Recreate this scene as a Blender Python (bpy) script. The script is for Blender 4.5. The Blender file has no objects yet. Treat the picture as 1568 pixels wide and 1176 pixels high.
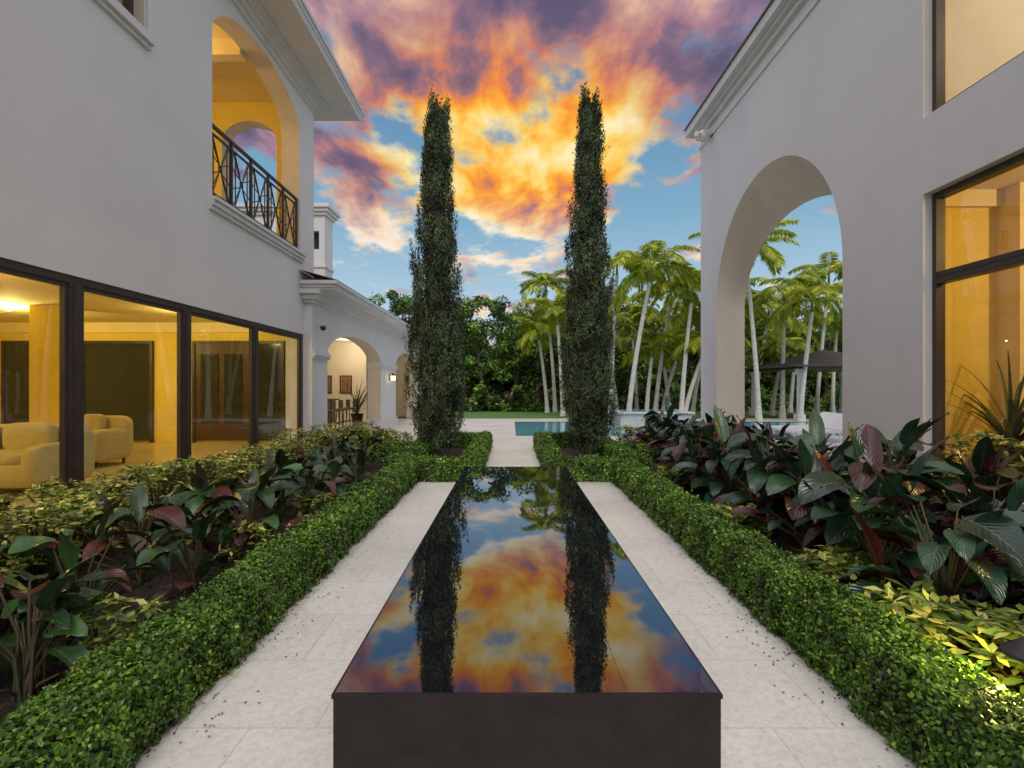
import bpy, math, random
import numpy as np
from mathutils import Vector
random.seed(7); rng=np.random.default_rng(7)
S=bpy.context.scene
S.view_settings.view_transform='Standard'; S.view_settings.look='None'; S.view_settings.exposure=0; S.view_settings.gamma=1
H=1.6
# ---------------------------------------------------------------- materials
def nt(m): return m.node_tree.nodes,m.node_tree.links
def mat(name,col,rough=.6,col2=None,nscale=3,bump=0,bscale=40,metal=0,emit=None,es=0,spec=.5,detail=5):
    m=bpy.data.materials.new(name); m.use_nodes=True; n,l=nt(m); b=n['Principled BSDF']
    b.inputs['Roughness'].default_value=rough; b.inputs['Metallic'].default_value=metal
    b.inputs['Specular IOR Level'].default_value=spec
    b.inputs['Base Color'].default_value=(*col,1)
    tc=n.new('ShaderNodeTexCoord')
    if col2:
        t=n.new('ShaderNodeTexNoise'); t.inputs['Scale'].default_value=nscale; t.inputs['Detail'].default_value=detail
        t.inputs['Roughness'].default_value=.65
        l.new(tc.outputs['Object'],t.inputs['Vector'])
        r=n.new('ShaderNodeValToRGB'); r.color_ramp.elements[0].position=.35; r.color_ramp.elements[1].position=.65
        r.color_ramp.elements[0].color=(*col,1); r.color_ramp.elements[1].color=(*col2,1)
        l.new(t.outputs['Fac'],r.inputs['Fac']); l.new(r.outputs['Color'],b.inputs['Base Color'])
    if bump:
        t2=n.new('ShaderNodeTexNoise'); t2.inputs['Scale'].default_value=bscale; t2.inputs['Detail'].default_value=3
        l.new(tc.outputs['Object'],t2.inputs['Vector'])
        bp=n.new('ShaderNodeBump'); bp.inputs['Strength'].default_value=bump; bp.inputs['Distance'].default_value=.02
        l.new(t2.outputs['Fac'],bp.inputs['Height']); l.new(bp.outputs['Normal'],b.inputs['Normal'])
    if emit:
        b.inputs['Emission Color'].default_value=(*emit,1); b.inputs['Emission Strength'].default_value=es
    return m
def leafmat(name,stops,rough=.5,transl=.25,clump=1.2,spec=.4,dark=.5,vein=False):
    m=bpy.data.materials.new(name); m.use_nodes=True; n,l=nt(m); b=n['Principled BSDF']
    b.inputs['Roughness'].default_value=rough; b.inputs['Specular IOR Level'].default_value=spec
    g=n.new('ShaderNodeNewGeometry'); r=n.new('ShaderNodeValToRGB')
    els=r.color_ramp.elements
    while len(els)<len(stops): els.new(.5)
    for e,(p,c) in zip(els,stops): e.position=p; e.color=(*c,1)
    l.new(g.outputs['Random Per Island'],r.inputs['Fac'])
    tc=n.new('ShaderNodeTexCoord'); t=n.new('ShaderNodeTexNoise'); t.inputs['Scale'].default_value=clump; t.inputs['Detail'].default_value=2
    l.new(tc.outputs['Object'],t.inputs['Vector'])
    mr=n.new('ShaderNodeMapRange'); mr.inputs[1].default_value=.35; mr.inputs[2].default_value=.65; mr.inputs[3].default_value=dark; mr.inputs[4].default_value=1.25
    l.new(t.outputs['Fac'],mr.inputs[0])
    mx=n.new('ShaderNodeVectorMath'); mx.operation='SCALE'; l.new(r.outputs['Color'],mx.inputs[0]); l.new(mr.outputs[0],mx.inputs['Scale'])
    out=mx.outputs[0]
    if vein:
        a=n.new('ShaderNodeAttribute'); a.attribute_name='luv'
        s=n.new('ShaderNodeSeparateXYZ'); l.new(a.outputs['Vector'],s.inputs[0])
        ab=n.new('ShaderNodeMath'); ab.operation='ABSOLUTE'; l.new(s.outputs[0],ab.inputs[0])
        m1=n.new('ShaderNodeMapRange'); m1.inputs[1].default_value=.02; m1.inputs[2].default_value=.06; m1.inputs[3].default_value=.6; m1.inputs[4].default_value=0
        l.new(ab.outputs[0],m1.inputs[0])
        su=n.new('ShaderNodeMath'); su.operation='MULTIPLY_ADD'; su.inputs[1].default_value=-.35; l.new(ab.outputs[0],su.inputs[0]); l.new(s.outputs[1],su.inputs[2])
        sn=n.new('ShaderNodeMath'); sn.operation='MULTIPLY'; sn.inputs[1].default_value=60; l.new(su.outputs[0],sn.inputs[0])
        si=n.new('ShaderNodeMath'); si.operation='SINE'; l.new(sn.outputs[0],si.inputs[0])
        bp=n.new('ShaderNodeBump'); bp.inputs['Strength'].default_value=.25; bp.inputs['Distance'].default_value=.003; l.new(si.outputs[0],bp.inputs['Height']); l.new(bp.outputs['Normal'],b.inputs['Normal'])
        mc=n.new('ShaderNodeMix'); mc.data_type='RGBA'; l.new(m1.outputs[0],mc.inputs[0]); l.new(out,mc.inputs[6]); mc.inputs[7].default_value=(.12,.15,.06,1)
        out=mc.outputs[2]
    l.new(out,b.inputs['Base Color'])
    if transl>0:
        tr=n.new('ShaderNodeBsdfTranslucent'); l.new(out,tr.inputs['Color'])
        ms=n.new('ShaderNodeMixShader'); ms.inputs[0].default_value=transl
        l.new(b.outputs[0],ms.inputs[1]); l.new(tr.outputs[0],ms.inputs[2]); l.new(ms.outputs[0],n['Material Output'].inputs['Surface'])
    return m
def tilemat(name,c1,c2,mortar,w,h,ms=.004,rough=.45,lo=.76):
    m=bpy.data.materials.new(name); m.use_nodes=True; n,l=nt(m); b=n['Principled BSDF']; b.inputs['Roughness'].default_value=rough
    tc=n.new('ShaderNodeTexCoord'); br=n.new('ShaderNodeTexBrick'); br.inputs['Scale'].default_value=1
    br.inputs['Brick Width'].default_value=w; br.inputs['Row Height'].default_value=h; br.inputs['Mortar Size'].default_value=ms
    br.inputs['Color1'].default_value=(*c1,1); br.inputs['Color2'].default_value=(*c2,1); br.inputs['Mortar'].default_value=(*mortar,1); br.offset=.5
    l.new(tc.outputs['Object'],br.inputs['Vector'])
    t=n.new('ShaderNodeTexNoise'); t.inputs['Scale'].default_value=26; t.inputs['Detail'].default_value=8; t.inputs['Roughness'].default_value=.8; t.inputs['Distortion'].default_value=.6
    l.new(tc.outputs['Object'],t.inputs['Vector'])
    mr=n.new('ShaderNodeMapRange'); mr.inputs[1].default_value=.32; mr.inputs[2].default_value=.55; mr.inputs[3].default_value=lo; mr.inputs[4].default_value=1.04; l.new(t.outputs['Fac'],mr.inputs[0])
    t3=n.new('ShaderNodeTexNoise'); t3.inputs['Scale'].default_value=.9; t3.inputs['Detail'].default_value=4; l.new(tc.outputs['Object'],t3.inputs['Vector'])
    mr3=n.new('ShaderNodeMapRange'); mr3.inputs[1].default_value=.3; mr3.inputs[2].default_value=.6; mr3.inputs[3].default_value=.86; mr3.inputs[4].default_value=1.04; l.new(t3.outputs['Fac'],mr3.inputs[0])
    mm=n.new('ShaderNodeMath'); mm.operation='MULTIPLY'; l.new(mr.outputs[0],mm.inputs[0]); l.new(mr3.outputs[0],mm.inputs[1])
    sc=n.new('ShaderNodeVectorMath'); sc.operation='SCALE'; l.new(br.outputs['Color'],sc.inputs[0]); l.new(mm.outputs[0],sc.inputs['Scale']); l.new(sc.outputs[0],b.inputs['Base Color'])
    bp=n.new('ShaderNodeBump'); bp.inputs['Strength'].default_value=.35; bp.inputs['Distance'].default_value=.008
    l.new(t.outputs['Fac'],bp.inputs['Height']); l.new(bp.outputs['Normal'],b.inputs['Normal'])
    return m
def glassmat(name,fac=.08,k=.5):
    m=bpy.data.materials.new(name); m.use_nodes=True; n,l=nt(m); n.remove(n['Principled BSDF'])
    tr=n.new('ShaderNodeBsdfTransparent'); gl=n.new('ShaderNodeBsdfGlossy'); gl.inputs['Roughness'].default_value=.0
    fr=n.new('ShaderNodeLayerWeight'); fr.inputs['Blend'].default_value=.5
    pw=n.new('ShaderNodeMath'); pw.operation='POWER'; pw.inputs[1].default_value=4; l.new(fr.outputs['Facing'],pw.inputs[0])
    ad=n.new('ShaderNodeMath'); ad.operation='MULTIPLY_ADD'; ad.inputs[1].default_value=k; ad.inputs[2].default_value=fac; ad.use_clamp=True; l.new(pw.outputs[0],ad.inputs[0])
    ms=n.new('ShaderNodeMixShader'); l.new(ad.outputs[0],ms.inputs[0]); l.new(tr.outputs[0],ms.inputs[1]); l.new(gl.outputs[0],ms.inputs[2]); l.new(ms.outputs[0],n['Material Output'].inputs['Surface'])
    return m
STUCCO=mat('stucco',(.67,.66,.68),.85,(.72,.71,.725),.6,.12,55)
TRIM=mat('trim_plaster',(.65,.64,.65),.7,(.71,.70,.71),2)
SOFFIT=mat('arch_plaster',(.62,.54,.44),.8,(.68,.60,.50),2)
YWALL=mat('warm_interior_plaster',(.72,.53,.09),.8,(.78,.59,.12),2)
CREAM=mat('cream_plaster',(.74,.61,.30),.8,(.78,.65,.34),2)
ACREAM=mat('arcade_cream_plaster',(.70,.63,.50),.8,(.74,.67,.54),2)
FRAME=mat('bronze_frame',(.045,.030,.026),.45,(.06,.040,.034),6)
IRON=mat('wrought_iron',(.02,.02,.022),.45)
WOOD=mat('dark_wood',(.05,.022,.012),.4,(.08,.035,.02),5)
DGLASS=mat('dark_glass',(.03,.035,.03),.12)
BLACKTOP=mat('polished_black_granite',(.185,.195,.245),.015,metal=.97)
BLACK=mat('black_granite_side',(.010,.007,.007),.2,(.020,.013,.012),8,spec=.3)
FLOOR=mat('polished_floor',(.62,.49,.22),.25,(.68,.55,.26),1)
PATH=tilemat('travertine_path',(.77,.74,.69),(.71,.68,.63),(.53,.50,.46),.61,.61,.003,.4,.76)
DECK=tilemat('travertine_deck',(.70,.68,.65),(.66,.64,.62),(.52,.5,.47),.6,.6)
MULCH=mat('mulch',(.018,.012,.009),.95,(.07,.045,.035),28,1,60)
GRASS=mat('lawn',(.08,.17,.03),.9,(.12,.24,.05),6,.6,120)
WATER=mat('pool_water',(.12,.40,.48),.04,(.2,.52,.6),2,.12,6)
SPA=tilemat('spa_tile',(.4,.46,.48),(.52,.55,.55),(.6,.6,.6),.08,.05,.004)
BRICK=tilemat('brick',(.24,.09,.05),(.32,.13,.08),(.4,.35,.3),.2,.07,.008,.8)
ROOF=mat('roof_tile',(.22,.17,.14),.8,(.32,.26,.22),8,.5,20)
SOFA=mat('sofa_fabric',(.55,.44,.15),.9,(.61,.50,.19),5,.3,150)
BRASS=mat('brass',(.6,.4,.15),.3,metal=1)
LAMPG=mat('lamp_glass',(1,.8,.5),.4,emit=(1,.65,.25),es=6)
TRUNK=mat('palm_trunk',(.46,.44,.40),.85,(.66,.63,.58),7,.5,30)
BARK=mat('bark',(.09,.065,.045),.9,(.18,.13,.10),10,.6,40)
STEM=mat('stem',(.05,.07,.03),.5,(.10,.06,.035),5)
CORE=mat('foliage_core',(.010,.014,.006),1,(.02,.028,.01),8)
PAVROOF=mat('thatch_dark',(.035,.033,.03),.9,(.07,.062,.055),12,.6,40)
PLASTIC=mat('white_resin',(.7,.7,.7),.5)
HEDGE=leafmat('hedge_leaf',[(0,(.028,.075,.008)),(.5,(.075,.175,.015)),(.85,(.17,.31,.028)),(1,(.34,.46,.06))],.42,.08,3.6,.45,.45)
VARI=leafmat('variegated_leaf',[(0,(.06,.12,.02)),(.5,(.15,.23,.035)),(.72,(.46,.46,.085)),(1,(.72,.65,.19))],.4,.1,2.5,.5,.5)
CYP=leafmat('cypress_leaf',[(0,(.024,.052,.026)),(.5,(.070,.118,.052)),(.86,(.15,.21,.095)),(.88,(.15,.10,.065)),(1,(.21,.15,.105))],.65,0,1.9,.3,.33)
TREE=leafmat('tree_leaf',[(0,(.03,.08,.015)),(.5,(.09,.20,.025)),(.85,(.20,.35,.04)),(1,(.36,.46,.07))],.45,.08,.6,.4,.3)
PALM=leafmat('palm_leaf',[(0,(.17,.26,.02)),(.5,(.38,.46,.035)),(1,(.70,.68,.07))],.4,.3,.8,.4,.75)
PHIL=leafmat('philodendron_leaf',[(0,(.012,.034,.016)),(.5,(.026,.070,.024)),(.72,(.055,.14,.032)),(.74,(.05,.012,.012)),(1,(.12,.022,.020))],.30,.08,1.5,.55,.7,True)
PHILR=leafmat('philodendron_leaf_burgundy',[(0,(.012,.034,.020)),(.5,(.023,.062,.032)),(.70,(.040,.100,.042)),(.72,(.032,.010,.013)),(1,(.085,.016,.019))],.26,.05,1.5,.6,.7,True)
GL=glassmat('window_glass')
# ---------------------------------------------------------------- mesh builder
class MB:
    def __init__(s): s.v=[];s.f=[];s.m=[];s.mats=[];s.n=0;s.luv=[]
    def mi(s,m):
        if m not in s.mats: s.mats.append(m)
        return s.mats.index(m)
    def add(s,V,F,m,luv=None):
        V=np.asarray(V,dtype=np.float32).reshape(-1,3); i=s.mi(m)
        F=[tuple(int(a)+s.n for a in f) for f in F] if not isinstance(F,np.ndarray) else (F+s.n)
        s.v.append(V); s.f.append(F); s.m.append(np.full(len(F),i,dtype=np.int32)); s.n+=len(V)
        s.luv.append(np.zeros((len(V),3),np.float32)+.5 if luv is None else luv)
    def box(s,x0,x1,y0,y1,z0,z1,m,bev=0):
        x0,x1=sorted((x0,x1));y0,y1=sorted((y0,y1));z0,z1=sorted((z0,z1))
        V=[(x,y,z) for x in(x0,x1) for y in(y0,y1) for z in(z0,z1)]
        s.add(V,[(0,1,3,2),(4,6,7,5),(0,4,5,1),(2,3,7,6),(0,2,6,4),(1,5,7,3)],m)
    def rbox(s,x0,x1,y0,y1,z0,z1,r,m):
        V=[];F=[];nu,nv=20,12
        c=((x0+x1)/2,(y0+y1)/2,(z0+z1)/2);h=((x1-x0)/2,(y1-y0)/2,(z1-z0)/2);e=r
        sp=lambda a:math.copysign(abs(a)**e,a)
        for j in range(nv+1):
            p=-math.pi/2+math.pi*j/nv
            for i in range(nu):
                t=2*math.pi*i/nu
                V.append((c[0]+h[0]*sp(math.cos(p))*sp(math.cos(t)),c[1]+h[1]*sp(math.cos(p))*sp(math.sin(t)),c[2]+h[2]*sp(math.sin(p))))
        for j in range(nv):
            for i in range(nu): F.append((j*nu+i,j*nu+(i+1)%nu,(j+1)*nu+(i+1)%nu,(j+1)*nu+i))
        s.add(V,F,m)
    def tube(s,pts,rad,m,k=6,cap=True):
        P=[Vector(p) for p in pts]; n=len(P)
        if not hasattr(rad,'__len__'): rad=[rad]*n
        V=[];F=[]
        for i,p in enumerate(P):
            d=(P[min(i+1,n-1)]-P[max(i-1,0)]).normalized()
            a=Vector((0,0,1)) if abs(d.z)<.9 else Vector((1,0,0))
            u=d.cross(a).normalized(); w=d.cross(u)
            for j in range(k):
                t=2*math.pi*j/k; V.append(p+(u*math.cos(t)+w*math.sin(t))*rad[i])
        for i in range(n-1):
            for j in range(k): F.append((i*k+j,i*k+(j+1)%k,(i+1)*k+(j+1)%k,(i+1)*k+j))
        if cap: F.append(tuple(range(k))[::-1]); F.append(tuple((n-1)*k+j for j in range(k)))
        s.add([tuple(v) for v in V],F,m)
    def lathe(s,c,prof,m,k=20):
        V=[];F=[]
        for r,z in prof:
            for j in range(k): t=2*math.pi*j/k; V.append((c[0]+r*math.cos(t),c[1]+r*math.sin(t),c[2]+z))
        for i in range(len(prof)-1):
            for j in range(k): F.append((i*k+j,i*k+(j+1)%k,(i+1)*k+(j+1)%k,(i+1)*k+j))
        s.add(V,F,m)
    def wall(s,mp,u0,u1,z0,z1,t,ops,m,mrev=None,fin=None):
        mrev=mrev or m; fin=fin or m
        def q(a,b,c,d,mm): s.add([mp(*a),mp(*b),mp(*c),mp(*d)],[(0,1,2,3)],mm)
        def face(ua,ub,za,zb):
            if ub-ua<1e-5 or zb-za<1e-5: return
            q((ua,0,za),(ub,0,za),(ub,0,zb),(ua,0,zb),m); q((ua,t,za),(ub,t,za),(ub,t,zb),(ua,t,zb),fin)
        c=u0
        for o in sorted(ops):
            ua,ub,zs,zp,rise=o[:5]; rise2=o[5] if len(o)>5 else rise
            face(c,ua,z0,z1); face(ua,ub,z0,zs)
            if rise==0:
                face(ua,ub,zp,z1); q((ua,0,zp),(ub,0,zp),(ub,t,zp),(ua,t,zp),mrev)
            else:
                N=48; A=[];B=[]
                for i in range(N+1):
                    th=math.pi-math.pi*i/N; u=(ua+ub)/2+(ub-ua)/2*math.cos(th)
                    A.append((u,0,zp+rise*math.sin(th))); B.append((u,t,zp+rise2*math.sin(th)))
                for i in range(N):
                    q(A[i],A[i+1],(A[i+1][0],0,z1),(A[i][0],0,z1),m)
                    q(B[i],B[i+1],(B[i+1][0],t,z1),(B[i][0],t,z1),fin)
                    q(A[i],A[i+1],B[i+1],B[i],mrev)
            q((ua,0,zs),(ua,t,zs),(ua,t,zp),(ua,0,zp),mrev); q((ub,0,zs),(ub,t,zs),(ub,t,zp),(ub,0,zp),mrev)
            if zs>z0+1e-5: q((ua,0,zs),(ub,0,zs),(ub,t,zs),(ua,t,zs),mrev)
            c=ub
        face(c,u1,z0,z1)
        q((u0,0,z0),(u0,t,z0),(u0,t,z1),(u0,0,z1),m); q((u1,0,z0),(u1,t,z0),(u1,t,z1),(u1,0,z1),m); q((u0,0,z1),(u1,0,z1),(u1,t,z1),(u0,t,z1),m)
    def obj(s,name,parent=None,smooth=False,luv=False):
        me=bpy.data.meshes.new(name)
        V=np.concatenate(s.v) if s.v else np.zeros((0,3))
        allq=all(isinstance(f,np.ndarray) for f in s.f)
        if allq:
            F=np.concatenate(s.f); k=F.shape[1]
            me.vertices.add(len(V)); me.vertices.foreach_set('co',V.ravel())
            me.loops.add(F.size); me.loops.foreach_set('vertex_index',F.ravel().astype(np.int32))
            me.polygons.add(len(F)); me.polygons.foreach_set('loop_start',np.arange(0,F.size,k,dtype=np.int32))
        else:
            FF=[]
            for f in s.f: FF+= [tuple(r) for r in f.tolist()] if isinstance(f,np.ndarray) else f
            me.from_pydata(V.tolist(),[],FF)
        for m in s.mats: me.materials.append(m)
        me.polygons.foreach_set('material_index',np.concatenate(s.m))
        if smooth: me.polygons.foreach_set('use_smooth',np.ones(len(me.polygons),dtype=bool))
        if luv:
            a=me.attributes.new('luv','FLOAT_VECTOR','POINT'); a.data.foreach_set('vector',np.concatenate(s.luv).ravel())
        me.update(calc_edges=True)
        o=bpy.data.objects.new(name,me); S.collection.objects.link(o)
        if parent: o.parent=parent
        return o
def empty(name):
    e=bpy.data.objects.new(name,None); S.collection.objects.link(e); return e
def unit(a): return a/np.maximum(np.linalg.norm(a,axis=1,keepdims=True),1e-6)
def leaves(mb,P,N,L,W,m,jit=.8,up=0.,dirv=None,cup=0):
    n=len(P); N=unit(N+rng.normal(0,jit,(n,3)))
    D=rng.normal(0,1,(n,3)) if dirv is None else dirv+rng.normal(0,.35,(n,3))
    D[:,2]+=up
    D=unit(D-N*np.sum(D*N,1,keepdims=True)); B=np.cross(N,D)
    sc=rng.uniform(.65,1.3,(n,1)); L=L*sc; W=W*sc
    V=np.stack([P,P+D*L*.5+B*W*.5+N*cup*L,P+D*L,P+D*L*.5-B*W*.5+N*cup*L],1).reshape(-1,3)
    F=np.arange(4*n).reshape(n,4); mb.add(V,F,m)
def core_box(mb,x0,x1,y0,y1,z0,z1,m):
    V=np.array([(x,y,z) for x in(x0,x1) for y in(y0,y1) for z in(z0,z1)])
    mb.add(V,np.array([(0,1,3,2),(4,6,7,5),(0,4,5,1),(2,3,7,6),(0,2,6,4),(1,5,7,3)]),m)
def hedge_seg(mb,x0,x1,y0,y1,h,L,cov=2.6):
    ex,ey=x1-x0,y1-y0
    faces=[('x',x0,ey*h),('x2',x1,ey*h),('y',y0,ex*h),('y2',y1,ex*h),('t',h,ex*ey)]
    a=L*L*.62*.5
    for k,c,A in faces:
        n=int(A*cov/a)
        r1=rng.uniform(0,1,n); r2=rng.uniform(0,1,n)
        if k[0]=='x': P=np.stack([np.full(n,c),y0+r1*ey,r2*h],1); N=np.tile([[-1. if k=='x' else 1.,0,.4]],(n,1))
        elif k[0]=='y': P=np.stack([x0+r1*ex,np.full(n,c),r2*h],1); N=np.tile([[0,-1. if k=='y' else 1.,.4]],(n,1))
        else: P=np.stack([x0+r1*ex,y0+r2*ey,np.full(n,h)],1); N=np.tile([[0,0,1.]],(n,1))
        cx,cy=(x0+x1)/2,(y0+y1)/2
        lump=.012*np.sin(P[:,0]*9+P[:,1]*5)+.012*np.sin(P[:,1]*13+P[:,2]*8)+.010*np.sin(P[:,1]*29+P[:,0]*21)+.010*np.sin(P[:,1]*47+P[:,2]*39+P[:,0]*33)
        sp=rng.uniform(0,1,n)<.03
        P=P+unit(N)*(lump+rng.normal(0,.016,n)-.012+sp*rng.uniform(0,.035,n))[:,None]
        edge=np.clip((P[:,2]-(h-.05))/.05,0,1); sx=(P[:,0]-cx)/(ex/2)
        if ex<ey: P[:,0]-=np.sign(sx)*edge*np.clip(np.abs(sx)-.8,0,1)*.06; P[:,2]-=np.clip(np.abs(sx)-.8,0,1)*.07*edge
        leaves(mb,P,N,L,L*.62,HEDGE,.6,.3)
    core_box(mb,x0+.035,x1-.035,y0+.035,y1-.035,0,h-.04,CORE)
# ---------------------------------------------------------------- ground
g=MB(); g.add([(-300,-300,-.03),(300,-300,-.03),(300,600,-.03),(-300,600,-.03)],[(0,1,2,3)],GRASS); g.obj('ground')
b=MB()
PX0,PX1,PY0,PY1=.15,15,17.3,24.5
for (x0,x1,y0,y1) in [(-9.5,30,14.2,PY0),(-9.5,PX0,PY0,27),(PX1,30,PY0,PY1),(PX0,30,PY1,27),(5.0,30,8.4,14.2)]:
    b.add([(x0,y0,0),(x1,y0,0),(x1,y1,0),(x0,y1,0)],[(0,1,2,3)],DECK)
b.box(PX0-.02,PX1,PY0-.02,PY0+.0,-.03,.0,DECK); b.obj('pool_deck')
b=MB(); b.add([(PX0,PY0,-.018),(PX1,PY0,-.018),(PX1,PY1,-.018),(PX0,PY1,-.018)],[(0,1,2,3)],WATER); b.obj('swimming_pool')
b=MB()
for (x0,x1,y0,y1) in [(-1.62,1.74,-3,8.86),(-.6,.66,8.86,14.3)]:
    b.add([(x0,y0,.01),(x1,y0,.01),(x1,y1,.01),(x0,y1,.01)],[(0,1,2,3)],PATH)
b.obj('garden_path')
b=MB()
for (x0,x1,y0,y1) in [(-5.2,-1.6,-3,14.2),(1.72,5.5,-3,14.2),(-1.6,-.58,8.86,14.2),(.64,1.72,8.86,14.2)]:
    nx=max(2,int((x1-x0)/.06)); ny=int((y1-y0)/.08)
    X,Y=np.meshgrid(np.linspace(x0,x1,nx),np.linspace(y0,y1,ny),indexing='ij')
    Z=.006+rng.uniform(0,.03,X.shape); V=np.stack([X,Y,Z],-1).reshape(-1,3)
    I=np.arange(nx*ny).reshape(nx,ny); F=np.stack([I[:-1,:-1],I[1:,:-1],I[1:,1:],I[:-1,1:]],-1).reshape(-1,4); b.add(V,F,MULCH)
n=9000
P=np.stack([np.where(rng.uniform(0,1,n)<.5,rng.uniform(-4.5,-1.9,n),rng.uniform(2.0,5,n)),rng.uniform(1.2,9,n),rng.uniform(.03,.06,n)],1)
leaves(b,P,np.tile([[0,0,1.]],(n,1)),.05,.022,MULCH,.4)
b.obj('mulch_bed')
b=MB(); n=520
sd=rng.uniform(0,1,n)<.5; off=np.abs(rng.normal(0,.14,n))
P=np.stack([np.where(sd,-1.57+off,1.68-off),rng.uniform(1.5,8.7,n),np.full(n,.016)],1)
leaves(b,P,np.tile([[0,0,1.]],(n,1)),.018,.010,BARK,.15); b.obj('fallen_leaf_litter')
# ---------------------------------------------------------------- fountain
f=empty('reflecting_fountain')
FX0,FX1,FY0,FY1=-.499,.586,1.447,5.62
b=MB(); b.box(FX0+.004,FX1-.004,FY0+.004,FY1-.004,.0,.735,BLACK); b.obj('basin_body',f)
b=MB(); b.box(FX0,FX1,FY0,FY1,.737,.749,BLACK); b.obj('rim',f)
b=MB(); xm=.32
for x0,x1 in((FX0+.008,xm-.0006),(xm+.0006,FX1-.008)):
    for y0,y1 in((FY0+.008,2.78),(2.7814,4.2),(4.2014,FY1-.008)): b.box(x0,x1,y0,y1,.742,.751,BLACKTOP)
b.obj('water_mirror_top',f)
# ---------------------------------------------------------------- left house
LW=-5.2; hs=empty('white_stucco_house')
mpL=lambda u,w,z:(LW-w,u,z)
b=MB()
b.wall(mpL,-3,13.75,0,4.3,.45,[(-1.5,13.08,.22,2.93,0)],STUCCO)
b.wall(mpL,-3,13.75,4.3,9.0,.45,[(4.6,7.4,6.6,8.6,0),(9.08,12.84,4.9,7.82,.85)],STUCCO,SOFFIT,YWALL)
mpE=lambda u,w,z:(u,13.75-w,z)
b.wall(mpE,-15,-5.65,0,4.3,.4,[],STUCCO,STUCCO,YWALL)
b.wall(mpE,-15,-5.65,4.3,9.0,.4,[(-7.4,-6.0,4.9,7.88,.54)],STUCCO,SOFFIT,YWALL)
b.obj('walls',hs)
b=MB()
b.box(-15,-5.66,-3,13.34,.1,.2,FLOOR); b.box(-15,-5.66,-3,13.34,3.25,3.4,CREAM); b.box(-15.2,-15,-3,13.34,0,9,YWALL)
b.box(-15,-5.66,-3.2,-3,0,9,YWALL)
b.box(-9.2,-5.66,8.6,13.34,4.6,4.88,FLOOR); b.box(-9.2,-9.0,8.6,13.34,4.88,8.9,YWALL); b.box(-9.0,-5.66,8.4,8.6,4.88,8.9,YWALL); b.box(-9.2,-5.66,8.4,13.34,8.9,8.98,CREAM)
b.box(-9.0,-5.66,10.9,11.15,8.55,8.9,CREAM)
b.box(-8,-7.8,4,8,5.5,8.9,CREAM)
for x0,x1,mm in [(-12.9,-11.35,DGLASS),(-10.85,-9.2,DGLASS),(-8.05,-6.7,WOOD),(-6.45,-5.85,DGLASS)]:
    b.box(x0,x1,13.30,13.345,.25,2.72,mm)
    for a,c in((x0-.07,x0),(x1,x1+.07)): b.box(a,c,13.27,13.345,.2,2.79,FRAME)
    b.box(x0,x1,13.27,13.345,2.72,2.79,FRAME)
b.box(-15,-5.66,13.26,13.345,3.0,3.25,CREAM)
b.box(-7.9,-7.45,13.28,13.30,.7,2.45,DGLASS); b.box(-7.3,-6.85,13.28,13.30,.7,2.45,DGLASS)
b.box(-9.6,-9.0,10.4,11.0,.2,3.25,YWALL)
b.obj('interior_rooms',hs)
b=MB() # window frames, nearly flush with the wall
XA,XB=LW-.08,LW-.02
MU=[(1.9,2.1),(4.02,4.22),(6.17,6.36),(8.32,8.51),(10.59,10.78)]
for a,c in MU:
    b.box(XA,XB,a,c,.30,2.84,FRAME); b.box(XB,XB+.012,a+.06,c-.06,.30,2.84,FRAME)
b.box(XA,XB,12.96,13.078,.222,2.928,FRAME)
b.box(XA,XB,-1.5,12.96,2.84,2.928,FRAME); b.box(XA,XB,-1.5,12.96,.222,.30,FRAME)
ed=[-1.5]+[v for p in MU for v in p]+[12.96]
for a,c in zip(ed[::2],ed[1::2]):
    b.box(XA-.02,XA+.04,a,a+.045,.302,2.838,FRAME); b.box(XA-.02,XA+.04,c-.045,c,.302,2.838,FRAME); b.box(XA-.02,XA+.04,a+.045,c-.045,2.79,2.838,FRAME)
b.box(LW-.25,LW-.15,4.6,7.4,8.5,8.6,FRAME); b.box(LW-.25,LW-.15,7.32,7.4,6.602,8.5,FRAME); b.box(LW-.25,LW-.15,4.6,7.32,6.602,6.68,FRAME);b.box(LW-.25,LW-.15,5.95,6.03,6.68,8.5,FRAME)
b.obj('window_frames',hs)
b=MB(); b.add([(LW-.07,-1.5,.3),(LW-.07,13,.3),(LW-.07,13,2.85),(LW-.07,-1.5,2.85)],[(0,1,2,3)],GL)
b.add([(LW-.2,4.6,6.65),(LW-.2,7.4,6.65),(LW-.2,7.4,8.55),(LW-.2,4.6,8.55)],[(0,1,2,3)],GL); b.obj('window_glass',hs)
b=MB()
def steps(x,dirx,y0,y1,prof,m,endy=True):
    for (o,z0,z1) in prof: b.box(x,x+dirx*o,y0,y1+(o if endy else 0),z0,z1,m)
steps(LW,1,8.98,12.95,[(.05,4.68,4.75),(.09,4.752,4.84),(.13,4.842,4.90)],TRIM,False)
steps(LW,1,4.5,7.48,[(.05,6.42,6.48),(.11,6.482,6.6)],TRIM,False)
b.box(LW,LW+.04,7.42,7.54,6.6,8.72,TRIM)
steps(LW,1,-3,13.75,[(.06,8.78,8.86),(.14,8.862,8.95),(.22,8.952,9.02),(.32,9.022,9.10)],TRIM)
b.box(-15,-4.25,-3,14.7,9.102,9.15,TRIM)
b.box(-4.42,-4.22,-3,14.62,9.06,9.1,TRIM)
steps(-4.25,1,-3,14.7,[(.02,9.152,9.22),(.05,9.222,9.30),(.10,9.302,9.36)],TRIM)
b.box(-15,-4.25,14.7,14.78,9.152,9.36,TRIM)
b.obj('cornice_and_sills',hs)
b=MB(); 
V=[(-4.15,-3,9.37),(-4.15,14.8,9.37),(-15,14.8,9.37),(-15,-3,9.37),(-9.5,1,11.6),(-9.5,10,11.6)]
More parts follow.
